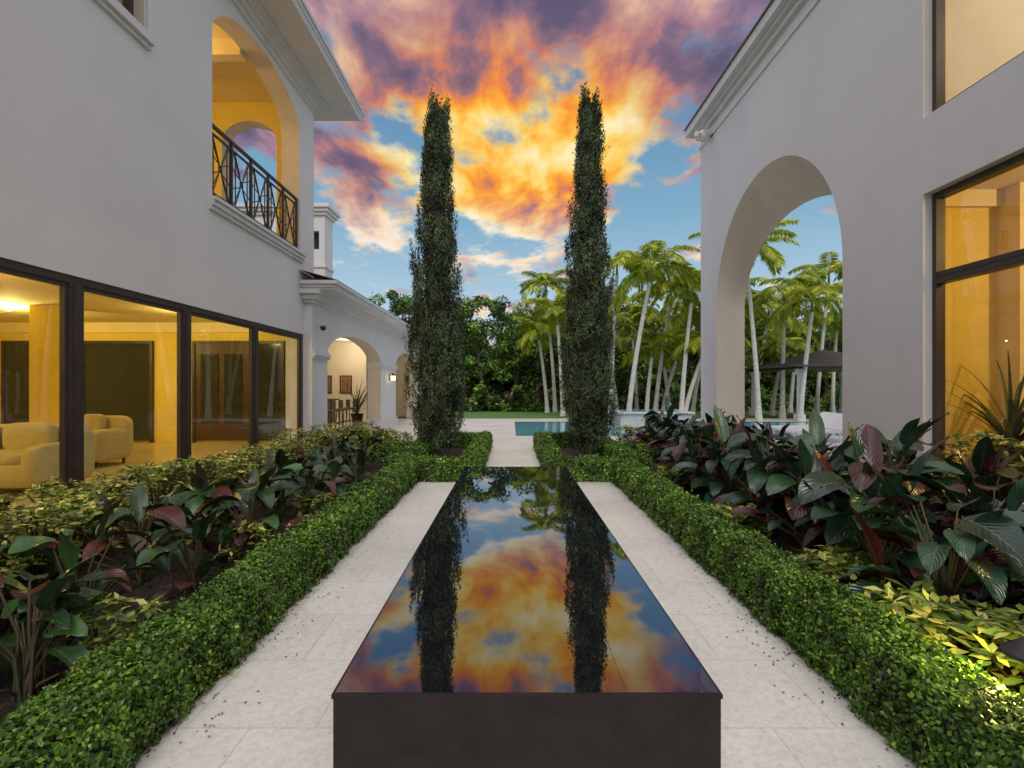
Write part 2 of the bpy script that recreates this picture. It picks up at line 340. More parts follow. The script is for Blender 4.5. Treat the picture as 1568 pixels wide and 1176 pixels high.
b.add(V,[(0,1,5,4),(1,2,5),(2,3,4,5),(3,0,4)],ROOF); b.obj('roof',hs)
b=MB(); rx=LW-.08; y0,y1=9.1,12.82; z0,z1=5.02,6.2
b.box(rx-.03,rx+.03,y0,y1,z1,z1+.05,IRON); b.box(rx-.02,rx+.02,y0,y1,z1-.13,z1-.10,IRON); b.box(rx-.02,rx+.02,y0,y1,z0,z0+.03,IRON)
N=5; wd=(y1-y0)/N
for i in range(N+1):
    yy=y0+i*wd; b.box(rx-.025,rx+.025,yy-.025,yy+.025,4.9,z1,IRON)
for i in range(N):
    a=y0+i*wd+.07; c=a+wd-.14; zt,zb=z1-.13,z0+.03; my=(a+c)/2; mz=(zt+zb)/2; R=.014
    for yy in(a+.08,c-.08): b.tube([(rx,yy,zb),(rx,yy,zt)],R,IRON,4)
    b.tube([(rx,a,zb),(rx,c,zt)],R,IRON,4); b.tube([(rx,c,zb),(rx,a,zt)],R,IRON,4)
    for sg in(-1,1):
        b.tube([(rx,my+sg*.24,zt),(rx,my+sg*.05,mz+.12),(rx,my+sg*.05,mz-.12),(rx,my+sg*.24,zb)],R*.8,IRON,4)
    b.tube([(rx,a,mz+.18),(rx,my,mz+.05),(rx,c,mz+.18)],R*.8,IRON,4); b.tube([(rx,a,mz-.18),(rx,my,mz-.05),(rx,c,mz-.18)],R*.8,IRON,4)
b.obj('balcony_railing',hs)
# ---------------------------------------------------------------- arcade
ar=empty('pool_arcade_house'); AX=-5.0
b=MB(); mpA=lambda u,w,z:(AX-w,u,z)
b.wall(mpA,13.1,29,0,4.0,.5,[(14.2,20.0,.0,2.5,.72),(22.6,27.4,.0,2.5,.72)],STUCCO,SOFFIT,ACREAM)
b.obj('arcade_wall',ar)
b=MB()
b.box(-10.2,-10,14.16,29,0,4,ACREAM); b.box(-10,-5.5,28.8,29,0,4,ACREAM); b.box(-10,-5.5,14.16,28.8,3.85,3.95,ACREAM)
for yy in (16.5,19.4,22.3,25.2): b.box(-9.97,-9.9,yy-.75,yy+.75,1.0,2.2,WOOD); b.box(-9.9,-9.88,yy-.65,yy+.65,1.08,2.12,CREAM)
b.box(-10,-7.2,25.9,26.1,0,3.85,ACREAM)
for xx in(-9.2,-8.2): b.box(xx-.3,xx+.3,25.86,25.9,1.3,2.2,WOOD); b.box(xx-.24,xx+.24,25.85,25.86,1.36,2.14,BRICK)
b.obj('arcade_interior',ar)
b=MB()
for (ya,yb) in((13.1,14.2),(20.0,22.6),(27.4,29)):
    y0_=ya-.04 if ya>13.2 else ya; y1_=yb+.04
    for o,z0,z1 in [(.05,2.34,2.41),(.09,2.412,2.48),(.05,2.482,2.53),(.06,.0,.34),(.03,.342,.4)]:
        b.box(AX,AX+o,y0_,y1_,z0,z1,TRIM)
        if ya>13.2: b.box(AX-.5,AX,ya-o,ya-.001,z0,z1,TRIM)
for o,z0,z1 in [(.08,3.72,3.8),(.18,3.802,3.92),(.3,3.922,4.02)]:
    b.box(AX,AX+o,13.1-o,29,z0,z1,TRIM); b.box(-5.2,AX,13.1-o,13.099,z0,z1,TRIM)
b.box(-5.19,-4.34,12.9,29.5,4.022,4.07,TRIM)
for o,z0,z1 in [(.0,4.072,4.15),(.06,4.152,4.24)]:
    b.box(-4.5,-4.34+o,12.86-o,29.5,z0,z1,TRIM); b.box(-5.19,-4.5,12.86-o,12.95,z0,z1,TRIM)
b.obj('arcade_mouldings',ar)
b=MB(); b.add([(-4.27,12.8,4.245),(-4.27,29.6,4.245),(-10.5,29.6,6.0),(-10.5,13.8,6.0),(-5.19,13.76,4.5),(-5.19,12.8,4.5)],[(0,1,2,3,4,5)],ROOF)
b.obj('arcade_roof',ar)
uw=empty('upper_house_wing'); b=MB()
b.wall(lambda u,w,z:(u,20+w,z),-12,-7.15,4,8.2,.3,[(-7.62,-7.36,6.9,7.6,0)],STUCCO); b.box(-7.4,-7.15,20.3,20.9,4,8.2,STUCCO); b.box(-12,-7.4,20.6,20.9,4,8.2,STUCCO)
b.box(-7.7,-7.3,20.2,20.25,6.8,7.7,DGLASS)
for o,z0,z1 in[(.08,8.2,8.32),(.16,8.322,8.45),(.24,8.452,8.6)]: b.box(-12,-7.15+o,20-o,20.9+o,z0,z1,TRIM)
for o,z0,z1 in[(.05,6.2,6.3)]: b.box(-12,-7.15+o,20-o,20.9+o,z0,z1,TRIM)
b.obj('wing_walls',uw)
b=MB(); b.box(-8.6,-7.9,17.2,23.5,0,1.05,BRICK); b.box(-8.7,-7.75,17.1,23.6,1.052,1.1,WOOD); b.obj('outdoor_bar_counter')
b=MB(); b.box(-6.35,-5.9,14.75,15.2,0,3.85,BRICK); b.obj('brick_column')
def stool(x,y):
    b=MB()
    for dx in(-.18,.18):
        for dy in(-.18,.18): b.tube([(x+dx*1.15,y+dy*1.15,0),(x+dx,y+dy,.75)],.02,WOOD,5)
    b.box(x-.22,x+.22,y-.22,y+.22,.75,.81,WOOD); b.box(x+.18,x+.215,y-.21,y+.21,.85,1.15,WOOD)
    for dy in(-.18,.18): b.tube([(x+.19,y+dy,.8),(x+.2,y+dy,1.15)],.016,WOOD,5)
    b.tube([(x-.2,y-.2,.3),(x+.2,y-.2,.3)],.012,WOOD,5); b.tube([(x-.2,y+.2,.3),(x+.2,y+.2,.3)],.012,WOOD,5)
    b.obj('bar_stool')
for i in range(5): stool(-6.4,17.3+i*.85)
def lantern(x,y,z):
    b=MB(); b.box(x,x+.03,y-.05,y+.05,z-.12,z+.12,IRON); b.tube([(x+.02,y,z+.1),(x+.1,y,z+.2),(x+.18,y,z+.17)],.012,IRON,5)
    b.lathe((x+.18,y,z),[(0,-.16),(.05,-.15),(.07,.08),(.1,.09),(.03,.17),(0,.18)],IRON,6); b.lathe((x+.18,y,z),[(.074,-.12),(.085,.07)],LAMPG,6)
    b.obj('wall_lantern')
lantern(AX,21.3,2.0)
# ---------------------------------------------------------------- right building
RW=5.5; rb=empty('white_stucco_loggia_house'); mpR=lambda u,w,z:(RW+w,u,z)
b=MB(); A0,A1=8.68,14.0
b.wall(mpR,-3,7.8,0,4.7,.3,[(-1.0,6.98,.35,4.18,0)],STUCCO,STUCCO,YWALL)
b.wall(mpR,-3,7.8,4.7,9.0,.3,[(-1.0,6.98,5.2,8.3,0)],STUCCO,STUCCO,CREAM)
b.wall(mpR,7.8,15.17,0,9.0,.75,[(A0,A1,0,H+.386*RW,.485*RW,.33*RW)],STUCCO,SOFFIT,STUCCO)
b.obj('walls',rb)
b=MB()
b.box(5.8,13,7.85,8.1,0,9,YWALL); b.box(13,13.2,-3,8.1,0,9,YWALL); b.box(5.8,13,-3.2,-3,0,9,YWALL); b.box(5.8,13,-3,7.84,.2,.3,FLOOR)
b.box(5.8,13,-3,7.84,4.55,4.75,CREAM); b.box(5.8,13,-3,7.84,8.9,8.98,ACREAM)
b.box(5.805,12.99,7.79,7.848,4.76,8.89,ACREAM); b.box(12.9,12.99,-2.9,7.78,4.76,8.89,ACREAM)
b.box(6.25,13.2,8.102,8.2,0,9,STUCCO)
b.box(7.3,7.6,7.5,7.85,.3,4.55,CREAM); b.box(9.2,11.2,7.78,7.848,.3,3.2,CREAM)
b.box(5.81,12.9,7.80,7.848,.302,.42,CREAM); b.box(5.81,12.9,7.76,7.848,4.3,4.548,CREAM)
b.obj('interior_rooms',rb)
b=MB()
def rframe(y0,y1,z0,z1,tr=[],mu=[]):
    xa,xb=RW+.12,RW+.24
    b.box(xa,xb,y1-.07,y1-.002,z0+.002,z1-.002,FRAME); b.box(xa,xb,y0+.002,y0+.09,z0+.002,z1-.002,FRAME)
    b.box(xa,xb,y0+.09,y1-.07,z1-.08,z1-.002,FRAME); b.box(xa,xb,y0+.09,y1-.07,z0+.002,z0+.09,FRAME)
    for z in tr: b.box(xa-.02,xb,y0+.09,y1-.07,z-.09,z-.01,FRAME); b.box(xa+.01,xb-.01,y0+.09,y1-.07,z+.005,z+.07,FRAME)
    for y in mu: b.box(xa-.01,xb-.002,y-.05,y+.05,z0+.09,z1-.08,FRAME)
rframe(-1,6.98,.35,4.18,[3.06],[1.5,4.2]); rframe(-1,6.98,5.2,8.3,[],[1.5,4.2])
b.obj('window_frames',rb)
b=MB()
for z0,z1 in((.4,4.12),(5.25,8.25)): b.add([(RW+.19,-1,z0),(RW+.19,6.93,z0),(RW+.19,6.93,z1),(RW+.19,-1,z1)],[(0,1,2,3)],GL)
b.obj('window_glass',rb)
b=MB()
for o,z0,z1 in [(.04,8.50,8.60),(.10,8.80,8.92),(.20,8.922,8.99),(.34,8.992,9.2)]:
    b.box(RW-o,RW-.0005,-3,15.17+o,z0,z1,TRIM); b.box(RW-.0005,RW+.75+o,15.171,15.17+o,z0,z1,TRIM)
b.box(RW-.0005,RW+.75,-3,15.171,9.002,9.2,TRIM)
b.obj('cornice',rb)
b=MB(); b.add([(5.1,-3,9.21),(5.1,15.55,9.21),(6.2,15.55,9.6),(6.2,8.2,9.6),(13.3,8.2,10.5),(13.3,-3,10.5)],[(0,1,2,3,4,5)],ROOF); b.obj('roof',rb)
b=MB(); b.lathe((5.25,14.3,8.42),[(0,.2),(.1,.2),(.12,.1),(.12,.0),(.08,-.06),(0,-.08)],PLASTIC); b.box(5.25,5.5,14.2,14.4,8.5,8.62,PLASTIC); b.tube([(5.2,14.3,8.5),(5.0,14.1,8.46)],[.05,.07],PLASTIC,10); b.obj('wall_floodlight')
b=MB(); b.tube([(-4.99,13.45,3.2),(-4.85,13.4,3.17)],[.02,.05],PLASTIC,8); b.lathe((-4.82,13.38,3.13),[(0,.06),(.06,.05),(.08,0),(.05,-.06),(0,-.08)],IRON,12); b.obj('security_camera')
# ---------------------------------------------------------------- furniture
def sofa(cx,cy,w,d,back=1):
    b=MB(); z=.2
    b.rbox(cx-w/2,cx+w/2,cy-d/2,cy+d/2,z+.1,z+.42,.25,SOFA)
    if back>0: b.rbox(cx-w/2,cx+w/2,cy+d/2-.25,cy+d/2+.02,z+.15,z+.88,.35,SOFA)
    else: b.rbox(cx-w/2,cx+w/2,cy-d/2-.02,cy-d/2+.25,z+.15,z+.88,.35,SOFA)
    for s in(-1,1): b.rbox(cx+s*(w/2-.12)-.14,cx+s*(w/2-.12)+.14,cy-d/2-.03,cy+d/2,z+.1,z+.66,.4,SOFA)
    nc=max(1,round((w-.5)/.7)); cw=(w-.5)/nc
    for i in range(nc):
        x=cx-w/2+.25+cw*(i+.5); b.rbox(x-cw/2,x+cw/2,cy-d/2+.02,cy+d/2-.2,z+.38,z+.56,.4,SOFA)
        b.rbox(x-cw/2+.05,x+cw/2-.05,cy+back*(d/2-.35)-.1,cy+back*(d/2-.35)+.1,z+.5,z+.92,.5,SOFA)
    for sx in(-1,1):
        for sy in(-1,1): b.tube([(cx+sx*(w/2-.12),cy+sy*(d/2-.12),z),(cx+sx*(w/2-.12),cy+sy*(d/2-.12),z+.14)],[.02,.03],WOOD,6)
    b.obj('sofa',smooth=True)
sofa(-7.05,7.1,2.1,.95,1); sofa(-7.6,9.4,1.0,.9,1)
b=MB(); c=(-7.6,7.4,2.75); b.tube([(c[0],c[1],3.25),(c[0],c[1],2.72)],.015,BRASS,6); b.lathe(c,[(0,-.1),(.06,-.06),(.05,.02),(.02,.1)],BRASS,10)
for i in range(6):
    t=i*math.pi/3; x,y=math.cos(t),math.sin(t)
    b.tube([(c[0],c[1],c[2]-.03),(c[0]+x*.2,c[1]+y*.2,c[2]-.1),(c[0]+x*.36,c[1]+y*.36,c[2]-.02)],.01,BRASS,5); b.lathe((c[0]+x*.36,c[1]+y*.36,c[2]),[(0,-.03),(.05,0),(.06,.06)],LAMPG,8)
b.obj('chandelier',smooth=True)
# ---------------------------------------------------------------- lounge + pavilion + spa
def lounge(x,y):
    b=MB()
    b.box(x-.9,x+.55,y-.32,y+.32,.28,.34,PLASTIC); V=[(x+.55,y-.32,.3),(x+1.15,y-.32,.75),(x+1.15,y+.32,.75),(x+.55,y+.32,.3),(x+.55,y-.32,.35),(x+1.12,y-.32,.8),(x+1.12,y+.32,.8),(x+.55,y+.32,.35)]
    b.add(V,[(0,1,2,3),(4,5,6,7),(0,1,5,4),(3,2,6,7),(1,2,6,5)],PLASTIC)
    for a in(-.8,.5):
        for c in(-.28,.28): b.tube([(x+a,y+c,0),(x+a,y+c,.3)],.025,PLASTIC,6)
    b.obj('pool_lounge_chair')
for i in range(3): lounge(9.0+i*.1,15.4+i*.8) 
b=MB(); b.box(4.6,7.6,22.0,24.4,-.02,.5,SPA); b.box(4.5,7.7,21.9,24.5,.502,.57,DECK); b.box(4.9,7.3,22.3,24.1,.573,.58,WATER); b.obj('raised_spa')
b=MB()
for x,y in((13.9,25.2),(13.9,30),(19,25.2),(19,30)):
    b.lathe((x,y,0),[(.26,0),(.26,.3),(.14,.35),(.12,2.2),(.2,2.3),(.22,2.5)],TRIM,20)
b.box(13.6,19.3,24.9,30.3,2.5,2.62,WOOD); V=[(13.2,24.4,2.6),(19.8,24.4,2.6),(19.8,30.8,2.6),(13.2,30.8,2.6),(16.5,27.6,3.6)]
b.add(V,[(0,1,4),(1,2,4),(2,3,4),(3,0,4),(0,3,2,1)],PAVROOF); b.obj('pool_pavilion')
# ---------------------------------------------------------------- hedges
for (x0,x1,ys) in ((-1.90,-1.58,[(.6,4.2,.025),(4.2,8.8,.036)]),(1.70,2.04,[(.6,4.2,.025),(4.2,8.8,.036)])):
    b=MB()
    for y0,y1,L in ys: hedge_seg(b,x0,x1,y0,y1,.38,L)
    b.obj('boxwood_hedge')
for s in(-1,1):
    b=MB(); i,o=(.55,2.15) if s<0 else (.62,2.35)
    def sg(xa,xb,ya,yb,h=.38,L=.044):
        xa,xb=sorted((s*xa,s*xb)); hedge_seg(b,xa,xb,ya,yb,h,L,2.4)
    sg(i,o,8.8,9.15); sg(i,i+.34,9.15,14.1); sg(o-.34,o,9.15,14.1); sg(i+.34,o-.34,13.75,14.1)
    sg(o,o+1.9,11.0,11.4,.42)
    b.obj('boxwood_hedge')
# ---------------------------------------------------------------- cypress
def cypress(x,y,top,seed,rm=.60):
    r_=np.random.default_rng(seed); b=MB()
    bt=MB(); bt.tube([(x,y,0),(x+.02,y,1),(x,y,3),(x,y,top*.9)],[.11,.09,.07,.02],BARK,8)
    for i in range(60):
        t=r_.uniform(0,6.28); z=r_.uniform(.25,top*.8); rr=.45*(1-z/top)
        bt.tube([(x,y,z),(x+rr*.6*math.cos(t),y+rr*.6*math.sin(t),z+.3),(x+rr*math.cos(t),y+rr*math.sin(t),z+.8)],[.03,.02,.008],BARK,4,False)
    e=empty('italian_cypress_tree'); bt.obj('trunk_and_limbs',e)
    def prof(h,top):
        u=np.clip(h/top,0,1)
        return rm*np.clip(.60+u*3.2,0,1)*np.where(u<.3,1.0,np.clip((1-u)/.7,0,1)**.68)
    def sprays(cx,cy,z0,top,k,nt_,pf,big=1):
        z=z0+(top-z0-.1)*r_.uniform(0,1,nt_)**1.1; t=r_.uniform(0,2*math.pi,nt_)
        R=pf(z)*(1+.14*np.sin(t*3+z*2.3)+.12*np.sin(t*4-z*4.1)+r_.normal(0,.08,nt_))*np.where(r_.uniform(0,1,nt_)<.35,r_.uniform(.5,.9,nt_),1)
        c=np.stack([cx+R*np.cos(t),cy+R*np.sin(t),z],1); out=np.stack([np.cos(t),np.sin(t),np.zeros(nt_)],1)
        ln=r_.uniform(.25,.6,nt_)*big
        idx=np.repeat(np.arange(nt_),k); q=r_.uniform(0,1,len(idx)); wr=.050*(1-q*.8)
        P=c[idx]+out[idx]*(.05*q)[:,None]+np.stack([np.zeros(len(q)),np.zeros(len(q)),q*ln[idx]-.1],1)+r_.normal(0,1,(len(q),3))*wr[:,None]*np.array([1,1,.6])
        D=out[idx]*.25+np.array([0,0,1.]); leaves(b,P,out[idx],.062,.024,CYP,.6,0,D)
    pf=lambda h:prof(h,top)
    sprays(x,y,.25,top-.45,50,1350,pf)
    sprays(x+.17,y,top*.80,top-.25,34,90,lambda h:np.clip((top-h)*.10,.02,.15)); sprays(x-.08,y,top*.82,top-.05,34,90,lambda h:np.clip((top-h)*.10,.02,.15))
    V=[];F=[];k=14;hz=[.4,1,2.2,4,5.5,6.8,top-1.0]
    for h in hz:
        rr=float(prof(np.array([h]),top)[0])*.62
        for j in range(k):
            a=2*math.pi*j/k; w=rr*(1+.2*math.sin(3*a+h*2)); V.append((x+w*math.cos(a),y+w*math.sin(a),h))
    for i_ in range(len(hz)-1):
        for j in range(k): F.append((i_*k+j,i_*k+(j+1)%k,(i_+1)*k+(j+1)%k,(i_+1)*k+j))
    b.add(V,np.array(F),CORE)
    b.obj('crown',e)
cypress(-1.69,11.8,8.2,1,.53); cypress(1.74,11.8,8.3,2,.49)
# ---------------------------------------------------------------- big leaf plants
def bigleaf(mb,base,az,pitch,L,W,m,bend=1.1,roll=0.):
    ns,nw=9,5; V=[];uv=[]
    d=np.array([math.cos(az),math.sin(az),0]); sd=np.array([-math.sin(az),math.cos(az),0]); p=np.array(base,float); a=pitch
    for i in range(ns):
        s=i/(ns-1); w=W*.5*(math.sin(math.pi*min(1,(s*.97+.02))**.68)**.7 if s<1 else .0)
        if i==0: w=W*.12
        dirv=d*math.cos(a)+np.array([0,0,1])*math.sin(a); nrm=-d*math.sin(a)+np.array([0,0,1])*math.cos(a)
        sr=sd*math.cos(roll)+nrm*math.sin(roll); nr=nrm*math.cos(roll)-sd*math.sin(roll)
        for j in range(nw):
            q=-1+2*j/(nw-1); V.append(p+sr*w*q+nr*(abs(q)**1.3*w*.30+.010*math.sin(9*s+q*4)*abs(q))); uv.append((q,s,0))
        p=p+dirv*L/(ns-1); a-=bend/(ns-1)
    F=[(i*nw+j,i*nw+j+1,(i+1)*nw+j+1,(i+1)*nw+j) for i in range(ns-1) for j in range(nw-1)]
    mb.add(V,np.array(F),m,np.array(uv,np.float32))
def ptube(mb,pts,r0,r1,m):
    t=MB(); t.tube(pts,[r0+(r1-r0)*i/(len(pts)-1) for i in range(len(pts))],m,5,False); mb.add(t.v[0],np.array([list(np.array(f)) for f in t.f[0]]),m)
def philodendron(x,y,h,n,L,m,name):
    b=MB()
    for i in range(n):
        az=random.uniform(0,6.283)
        lv=random.random(); hh=h*(.18+.6*lv); r=random.uniform(.08,.34)*(1.25-lv*.7)*h
        bx,by=x+r*math.cos(az),y+r*math.sin(az)
        ll=L*random.uniform(.7,1.15); up=random.random()<.20
        pitch=random.uniform(.9,1.35) if up else random.uniform(-.2,.5)
        ptube(b,[(x+random.uniform(-.05,.05),y+random.uniform(-.05,.05),0.02),(x+(bx-x)*.35,y+(by-y)*.35,hh*.6),(bx,by,hh)],.011,.006,STEM)
        bigleaf(b,(bx,by,hh),az,pitch,ll,ll*(.34 if up else random.uniform(.46,.58)),m,random.uniform(.3,.6) if up else random.uniform(.6,1.4),random.uniform(-.5,.5))
    b.obj(name,smooth=True,luv=True)
pts=[(-2.45,2.65),(-2.95,2.3),(-2.65,3.2),(-3.3,3.0),(-2.4,3.95),(-3.0,4.2),(-2.5,5.0),(-3.1,5.3),(-2.4,6.2),(-2.9,6.6),(-2.6,7.4),(-3.1,8.0),(-2.5,8.4),(-3.1,9.2),(-2.8,10.0),(-3.4,10.6)]
for x,y in pts: philodendron(x,y,random.uniform(.72,.95),random.randint(21,26),random.uniform(.27,.36),PHIL,'philodendron_plant')
pts=[(2.75,3.3),(3.3,2.9),(2.85,4.1),(3.5,3.8),(4.2,3.4),(2.85,5.0),(3.5,4.9),(4.3,4.8),(2.95,5.9),(3.6,6.1),(4.5,6.1),(2.9,7.0),(3.6,7.4),(4.4,7.6),(3.0,8.2),(3.8,8.8),(4.6,9.2),(3.1,9.5),(3.9,10.3),(3.2,11.2),(4.4,11.2),(3.7,12.2)]
for x,y in pts: philodendron(x,y,random.uniform(1.05,1.34),random.randint(38,44),random.uniform(.38,.49),PHILR,'burgundy_philodendron_plant')
def shrub(x,y,r,h,n,L,name='variegated_schefflera_shrub'):
    b=MB()
    nc=max(6,n//9); t=rng.uniform(0,6.283,nc); u=rng.uniform(0,1,nc)**.5; z=h*(.2+.8*rng.uniform(0,1,nc)**.7)
    rr=r*u*np.sqrt(np.clip(1-(z/h-.35)**2*1.3,.08,1))
    C=np.stack([x+rr*np.cos(t),y+rr*np.sin(t),z],1)
    for c in C[:max(8,nc//5)]: ptube(b,[(x+random.uniform(-.05,.05),y,0.02),(x*.5+c[0]*.5,y*.5+c[1]*.5,c[2]*.55),tuple(c)],.012,.004,STEM)
    k=9; idx=np.repeat(np.arange(nc),k); a=np.tile(np.arange(k)*2*math.pi/k,nc)+rng.uniform(0,1,nc*k)
    D=np.stack([np.cos(a),np.sin(a),rng.uniform(-.3,.5,nc*k)],1)
    leaves(b,C[idx]+D*.01,np.tile([[0,0,1.]],(nc*k,1)),L,L*.42,VARI,.3,0,D,cup=.06)
    b.obj(name)
for i in range(17):
    y=2.2+i*.68; shrub(-3.85+random.uniform(-.2,.3),y,.5,random.uniform(.56,.84),1600 if y<7 else 1000,.080)
    if i%2: shrub(-4.6,y,.45,.5,800,.080)
for x,y in [(-2.2,2.9),(-2.3,4.6),(-2.2,6.0)]: shrub(x,y,.25,.4,250,.085)
for x,y,h in [(2.55,2.35,.5),(2.35,2.9,.42),(2.95,2.45,.8),(3.4,2.2,1.0),(3.9,2.6,1.1),(2.45,3.8,.38),(4.9,5.4,1.1),(2.42,5.6,.32),(4.9,6.8,.9),(2.5,8.2,.35)]: shrub(x,y,.36,h,700,.10)
for i in range(8): shrub(-2.6-i*.28,12.0+.25*(i%3),.35,.6,500,.10)
for i in range(8): shrub(2.8+i*.3,13.2+.2*(i%2),.35,.6,400,.10)
# ---------------------------------------------------------------- palms
def palm(bx,by,tx,tz,fr=13,L=2.3,seed=0,r=.13):
    rr=random.Random(seed); b=MB(); ty=by+rr.uniform(-.6,.6)
    pts=[];n=9
    for i in range(n):
        s=i/(n-1); pts.append((bx+(tx-bx)*(s**1.35),by+(ty-by)*s,tz*s))
    tb=MB(); tb.tube(pts,[r*1.5]+[r*(1.05-.4*i/n) for i in range(1,n)],TRUNK,10,False); b.add(tb.v[0],np.array(tb.f[0]),TRUNK)
    tb=MB(); tb.tube([pts[-1],(tx,ty,tz+.7)],[r*.62,r*.35],PALM,8,False); b.add(tb.v[0],np.array(tb.f[0]),PALM)
    for i in range(fr):
        az=i*2.399+rr.uniform(-.3,.3); el=rr.uniform(.1,1.25); LL=L*rr.uniform(.8,1.1)
        p=np.array([tx,ty,tz+.6]); a=el; ns=26; bend=rr.uniform(1.3,2.0); st=LL/ns
        d=np.array([math.cos(az),math.sin(az),0]); sd=np.array([-math.sin(az),math.cos(az),0]); Ps=[p.copy()]
        Q=[];Dd=[];Nn=[];LLs=[]
        for k in range(ns):
            dv=d*math.cos(a)+np.array([0,0,1])*math.sin(a); up=-d*math.sin(a)+np.array([0,0,1])*math.cos(a); p=p+dv*st; a-=bend/ns; Ps.append(p.copy())
            s=k/ns
            if s>.12:
                l_=.62*math.sin(math.pi*(s*.85+.1))**.6
                for sg in(-1,1):
                    for e in (0,.5):
                        Q.append(p+dv*st*e); Dd.append(sd*sg*.9+dv*.55+up*.15-np.array([0,0,.35])); Nn.append(up+sd*sg*.3); LLs.append(l_)
        Q=np.array(Q);Dd=unit(np.array(Dd)+rng.normal(0,.08,(len(Q),3)));Nn=np.array(Nn);LLs=np.array(LLs)[:,None]
        B=unit(np.cross(Nn,Dd)); w=.028*L/2.3*1.4
        V=np.stack([Q,Q+Dd*LLs*.45+B*w,Q+Dd*LLs-np.array([0,0,.12]),Q+Dd*LLs*.45-B*w],1).reshape(-1,3); b.add(V,np.arange(len(V)).reshape(-1,4),PALM)
        ptube(b,[tuple(q) for q in Ps[::5]],.03,.006,PALM)
    b.obj('palm_tree')
def px2(x,d): return (x-783)/800*d
def pz(y,d): return H+(593-y)/800*d
plist=[(862,855,480,29,2.3),(850,835,440,34,2.3),(935,948,400,27,2.6),(962,992,415,24.8,2.7),(1003,1025,445,29,2.6),(1043,1060,445,26,2.5),(1025,1010,490,33,2.4),(975,965,470,35,2.4),(1060,1085,480,30,2.3),(1048,1078,520,27,2.2),
 (905,900,455,36,2.3),(1162,1142,385,25,2.9),(1198,1200,445,27,2.6),(1225,1238,460,24.9,2.6),(1250,1262,420,32,2.5),(1275,1290,490,32,2.3),(1155,1175,470,33,2.5),(1120,1128,470,31,2.4),(1210,1215,510,34,2.3),(1330,1320,440,33,2.5),(1400,1395,450,32,2.5),(1100,1105,440,34,2.4),(945,930,500,31,2.2),(1015,1045,520,30,2.2),(990,1000,530,28,2.0),(1182,1195,530,30,2.1),(838,826,505,33,2.2)]
for i,(xb,xt,yt,d,L) in enumerate(plist): palm(px2(xb,d),d,px2(xt,d),pz(yt,d)-.6,15,L,i,.12)
# ---------------------------------------------------------------- broadleaf trees
def tree(x,y,h,r,seed,nl=5200,L=.20,sp=.45):
    rr=random.Random(seed); e=empty('broadleaf_tree'); bt=MB(); b=MB(); C=[]
    for s in range(rr.choice([1,2,3])):
        x0=x+rr.uniform(-.4,.4); lean=rr.uniform(-.8,.8)
        base=[(x0,y,0),(x0+lean*.3,y,h*.25),(x0+lean,y+rr.uniform(-.3,.3),h*.55)]; bt.tube(base,[.14,.1,.06],BARK,7,False)
        for k in range(5):
            t=rr.uniform(0,6.28); q=rr.uniform(.3,1); o=base[1] if q<.6 else base[2]
            en=(o[0]+r*.7*math.cos(t),y+r*.7*math.sin(t),o[2]+h*rr.uniform(.1,.3)); bt.tube([o,((o[0]+en[0])/2,(o[1]+en[1])/2,(o[2]+en[2])/2+.2),en],[.06,.04,.02],BARK,5,False)
    nc=40
    for k in range(nc):
        z=h*rr.uniform(sp*.7,.95); q=(z/h-sp)/(1-sp); R=r*math.sqrt(max(.12,1-(q*1.3-.5)**2)) ; t=rr.uniform(0,6.28); u=rr.uniform(.25,1)
        C.append((x+R*u*math.cos(t),y+R*u*math.sin(t),z,rr.uniform(.35,.75)))
    C=np.array(C); idx=rng.integers(0,nc,nl); dd=unit(rng.normal(0,1,(nl,3))); P=C[idx,:3]+dd*(C[idx,3]*rng.uniform(.6,1.1,nl))[:,None]*np.array([1,1,.7])
    leaves(b,P,dd+np.array([0,0,.5]),L,L*.5,TREE,.6); bt.obj('trunk_and_limbs',e); b.obj('crown',e)
for i,x in enumerate(np.arange(-8.5,7,2.1)): tree(x+random.uniform(-.5,.5),38+random.uniform(-1.2,1.5),random.uniform(7.2,8.8),2.2,i,5000,.27,.3)
for i,x in enumerate(np.arange(7.5,33,3)): tree(x+random.uniform(-.5,.5),40.5+random.uniform(-1.2,1.5),random.uniform(7.2,8.8),2.5,50+i,4200,.28,.3)
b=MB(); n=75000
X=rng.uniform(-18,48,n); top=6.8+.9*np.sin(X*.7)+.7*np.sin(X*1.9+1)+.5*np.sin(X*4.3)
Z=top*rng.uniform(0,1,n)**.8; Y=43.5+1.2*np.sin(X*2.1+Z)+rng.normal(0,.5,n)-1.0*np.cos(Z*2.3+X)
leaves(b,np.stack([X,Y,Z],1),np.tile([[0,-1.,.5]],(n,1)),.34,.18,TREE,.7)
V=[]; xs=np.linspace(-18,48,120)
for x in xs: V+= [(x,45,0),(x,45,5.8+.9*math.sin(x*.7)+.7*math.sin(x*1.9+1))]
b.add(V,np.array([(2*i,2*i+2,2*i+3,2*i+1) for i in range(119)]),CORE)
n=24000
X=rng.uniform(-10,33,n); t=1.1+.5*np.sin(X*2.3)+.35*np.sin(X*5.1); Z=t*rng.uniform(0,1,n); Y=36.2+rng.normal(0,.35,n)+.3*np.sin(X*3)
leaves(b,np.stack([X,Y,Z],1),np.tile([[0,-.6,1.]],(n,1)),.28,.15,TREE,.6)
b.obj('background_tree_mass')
for i in range(12):
    x=-6+i*1.5+random.uniform(-.4,.4); philodendron(x,35.3+random.uniform(-.3,.3),1.7,12,.9,PHIL,'elephant_ear_plant')
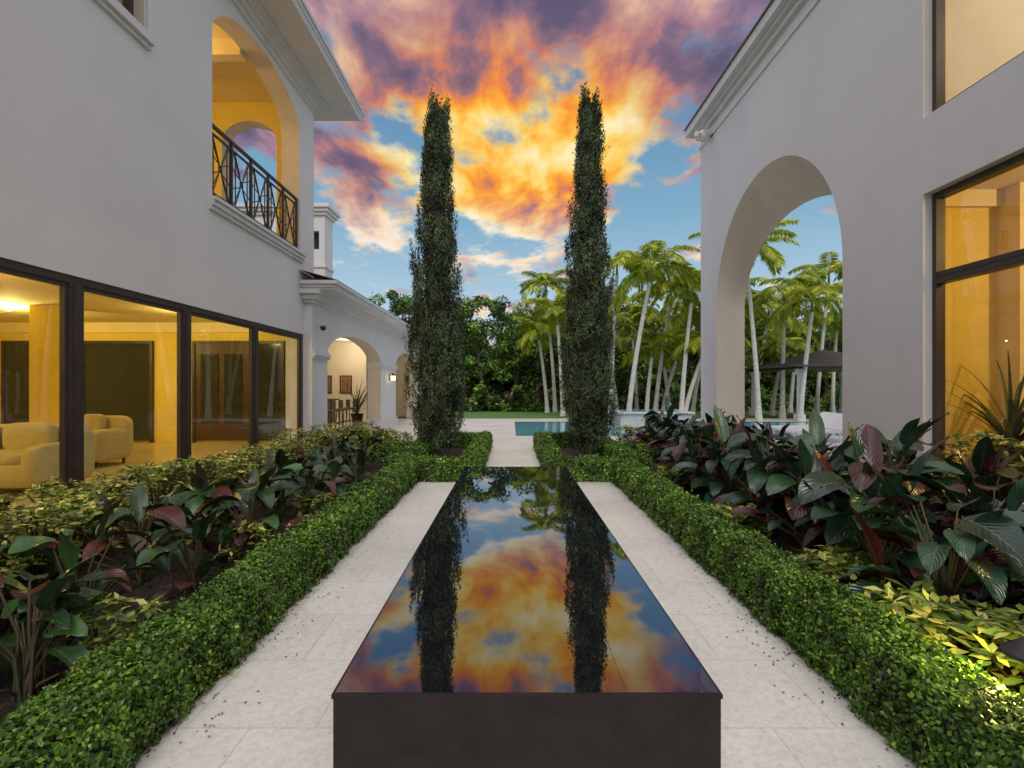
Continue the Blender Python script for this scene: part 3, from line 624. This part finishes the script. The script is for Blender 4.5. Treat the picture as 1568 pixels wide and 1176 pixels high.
def potted(x,y,z,h,name='potted_palm'):
    b=MB(); t=MB(); t.lathe((x,y,z),[(.01,0),(.18,.0),(.26,.45),(.28,.5),(.24,.5),(.22,.42)],BLACK,18); b.add(t.v[0],np.array(t.f[0]),BLACK)
    for i in range(34):
        az=random.uniform(0,6.28); a=random.uniform(.5,1.45); p=np.array([x,y,z+.5]); Ps=[p.copy()]
        for k in range(8): p=p+np.array([math.cos(az)*math.cos(a),math.sin(az)*math.cos(a),math.sin(a)])*h/8; a-=.12; Ps.append(p.copy())
        V=[];sd=np.array([-math.sin(az),math.cos(az),0])
        for k,q in enumerate(Ps): w=.03*(1-k/8.3)+.004; V+=[q-sd*w,q+sd*w]
        b.add(V,np.array([(2*k,2*k+1,2*k+3,2*k+2) for k in range(8)]),CYP)
    b.obj(name)
potted(6.75,7.05,.3,1.6); potted(-6.55,22.2,0,1.7); potted(-5.9,24.6,0,1.4); potted(-8.2,18.6,1.1,.9)
b=MB(); c=(2.13,2.14,0); b.tube([(c[0],c[1],0),(c[0],c[1],.52)],.012,IRON,8); b.lathe((c[0],c[1],.50),[(.10,0),(.095,.012),(.05,.05),(.012,.075),(0,.08)],IRON,24); b.lathe((c[0],c[1],.475),[(0,0),(.025,.0),(.025,.03),(0,.03)],LAMPG,12); b.obj('garden_path_light')
# ---------------------------------------------------------------- lights
def pt(name,loc,e,col=(1,.72,.36),r=.08):
    l=bpy.data.lights.new(name,'POINT'); l.energy=e; l.color=col; l.shadow_soft_size=r; o=bpy.data.objects.new(name,l); o.location=loc; S.collection.objects.link(o)
WARM=(1,.77,.26)
pt('living_room_lamp',(-8.5,5.0,3.0),150,WARM,.04); pt('living_room_lamp',(-10.2,10.6,3.0),150,WARM,.04); pt('living_room_lamp',(-6.9,11.2,3.0),65,WARM,.04)
pt('balcony_lamp',(-7.6,10.1,8.3),95,(1,.76,.42),.05); pt('upper_room_lamp',(-7,6,7.9),8,WARM)
pt('arcade_lamp',(-7.6,16.2,3.5),62,(1,.83,.56)); pt('arcade_lamp',(-8,20.5,3.5),70,(1,.83,.56)); pt('arcade_lamp',(-7.5,24.5,3.5),65,(1,.83,.56))
pt('loggia_room_lamp',(8.2,5.0,4.2),190,(1,.70,.26),.05); pt('loggia_room_lamp',(8.5,5,8.0),190,(1,.84,.60),.05)
pt('path_lamp',(c[0]-.04,c[1]-.02,.465),22,(1,.80,.20),.02)
# ---------------------------------------------------------------- world
w=bpy.data.worlds.new('World'); S.world=w; w.use_nodes=True; n=w.node_tree.nodes; l=w.node_tree.links; n.clear()
out=n.new('ShaderNodeOutputWorld'); bg=n.new('ShaderNodeBackground'); l.new(bg.outputs[0],out.inputs[0]); bg.inputs[1].default_value=1
tc=n.new('ShaderNodeTexCoord'); sx=n.new('ShaderNodeSeparateXYZ'); l.new(tc.outputs['Generated'],sx.inputs[0])
def M(op,a,b_=None,c_=None,cl=False):
    m=n.new('ShaderNodeMath'); m.operation=op; m.use_clamp=cl
    for i,v in enumerate((a,b_,c_)):
        if v is None: continue
        if isinstance(v,(int,float)): m.inputs[i].default_value=v
        else: l.new(v,m.inputs[i])
    return m.outputs[0]
def MR(v,a,b_,c_,d,sm=True):
    m=n.new('ShaderNodeMapRange'); m.interpolation_type='SMOOTHSTEP' if sm else 'LINEAR'
    l.new(v,m.inputs[0]); 
    for i,x in enumerate((a,b_,c_,d)): m.inputs[i+1].default_value=x
    return m.outputs[0]
def RAMP(v,st):
    r=n.new('ShaderNodeValToRGB'); e=r.color_ramp.elements
    while len(e)<len(st): e.new(.5)
    for q,(p,c_) in zip(e,st): q.position=p; q.color=(*c_,1)
    l.new(v,r.inputs[0]); return r.outputs[0]
def MIX(f,a,b_,bt='MIX'):
    m=n.new('ShaderNodeMix'); m.data_type='RGBA'; m.blend_type=bt
    if isinstance(f,(int,float)): m.inputs[0].default_value=f
    else: l.new(f,m.inputs[0])
    for i,v in((6,a),(7,b_)):
        if isinstance(v,tuple): m.inputs[i].default_value=(*v,1)
        else: l.new(v,m.inputs[i])
    return m.outputs[2]
z=M('MAXIMUM',sx.outputs[2],0.0); zz=M('ADD',z,.10)
u=M('DIVIDE',sx.outputs[0],zz); v=M('DIVIDE',sx.outputs[1],zz)
cb=n.new('ShaderNodeCombineXYZ'); l.new(u,cb.inputs[0]); l.new(v,cb.inputs[1])
def NOISE(sc,det,ro,dis,off,sxy=(1,1,1)):
    mp=n.new('ShaderNodeMapping'); l.new(cb.outputs[0],mp.inputs[0]); mp.inputs['Location'].default_value=off; mp.inputs['Scale'].default_value=sxy
    t=n.new('ShaderNodeTexNoise'); t.inputs['Scale'].default_value=sc; t.inputs['Detail'].default_value=det; t.inputs['Roughness'].default_value=ro; t.inputs['Distortion'].default_value=dis
    l.new(mp.outputs[0],t.inputs['Vector']); return t.outputs['Fac']
sky=n.new('ShaderNodeTexSky'); sky.sky_type='NISHITA'; sky.sun_disc=False; sky.sun_elevation=math.radians(48); sky.sun_rotation=math.radians(180)
ns=n.new('ShaderNodeVectorMath'); ns.operation='SCALE'; l.new(sky.outputs[0],ns.inputs[0]); ns.inputs['Scale'].default_value=.08
grad=RAMP(z,[(0,(.80,.83,.86)),(.12,(.54,.72,.84)),(.30,(.25,.48,.66)),(.5,(.12,.29,.50)),(1,(.3,.36,.5))])
base=MIX(.78,ns.outputs[0],grad)
n1=NOISE(2.3,8,.58,.15,(3.1,1.2,0),(1,.75,1)); n2=NOISE(2.6,7,.56,.25,(7.7,2.2,1.0),(1.25,.7,1))
dx=M('SUBTRACT',sx.outputs[0],.01); gx=M('MULTIPLY',M('MULTIPLY',dx,dx),15.0)
dz=M('SUBTRACT',z,.405); gz=M('MULTIPLY',M('MULTIPLY',dz,dz),42.)
front=MR(sx.outputs[1],.1,.6,0,1)
glow=M('MULTIPLY',M('POWER',2.718,M('MULTIPLY',M('ADD',gx,gz),-1.)),front)
cov=M('ADD',MR(z,.19,.42,-.02,.10),MR(z,.48,.62,0,.12)); dens=M('ADD',M('ADD',n1,cov),M('MULTIPLY',glow,.07))
dxr=M('ADD',MR(sx.outputs[0],.12,.30,0,-.06),MR(sx.outputs[0],-.40,-.20,-.07,0)); dens=M('ADD',dens,dxr)
mask=MR(dens,.49,.60,0,1)
shade=M('ADD',M('MULTIPLY_ADD',n2,1.40,-.20),M('MULTIPLY',M('SUBTRACT',.62,dens),.40))
sh2=M('ADD',shade,M('MULTIPLY_ADD',glow,.19,-.045))
hot=RAMP(sh2,[(.32,(.15,.11,.18)),(.42,(.36,.17,.19)),(.49,(.85,.25,.07)),(.56,(1.0,.42,.04)),(.64,(1.0,.66,.14)),(.76,(1,.88,.5))])
cool=RAMP(shade,[(.34,(.11,.10,.18)),(.46,(.20,.16,.27)),(.56,(.34,.25,.37)),(.66,(.70,.40,.38)),(.76,(.9,.62,.5))])
low=RAMP(shade,[(.36,(.36,.35,.44)),(.5,(.72,.60,.56)),(.60,(1,.84,.62)),(.72,(1,.94,.82))])
lowf=MR(z,.25,.36,1,0)
c1=MIX(M('MULTIPLY',glow,1.6,cl=True),cool,hot); c2=MIX(M('MULTIPLY',lowf,.75),c1,low)
amb=MIX(MR(z,.68,.86,0,1),c2,(1.22,1.19,1.25))
backc=MIX(MR(sx.outputs[1],-.2,.35,1,0),amb,(.95,.93,1.0))
fin=MIX(M('MAXIMUM',mask,M('MAXIMUM',MR(z,.68,.86,0,.9),MR(sx.outputs[1],-.2,.35,.85,0))),base,backc)
l.new(fin,bg.inputs[0])
sun=bpy.data.lights.new('sun','SUN'); sun.energy=1.15; sun.angle=math.radians(25); sun.color=(1,.95,.86); so=bpy.data.objects.new('sun',sun); S.collection.objects.link(so)
so.rotation_euler=(math.radians(42),0,0)
# ---------------------------------------------------------------- camera
cam=bpy.data.cameras.new('camera'); co=bpy.data.objects.new('camera',cam); S.collection.objects.link(co); S.camera=co
co.location=(0,0,H); co.rotation_euler=(math.radians(90),0,0); cam.sensor_width=36; cam.lens=800/1568*36; cam.shift_y=.0035; cam.shift_x=.0006; cam.clip_end=2000; cam.clip_start=.05
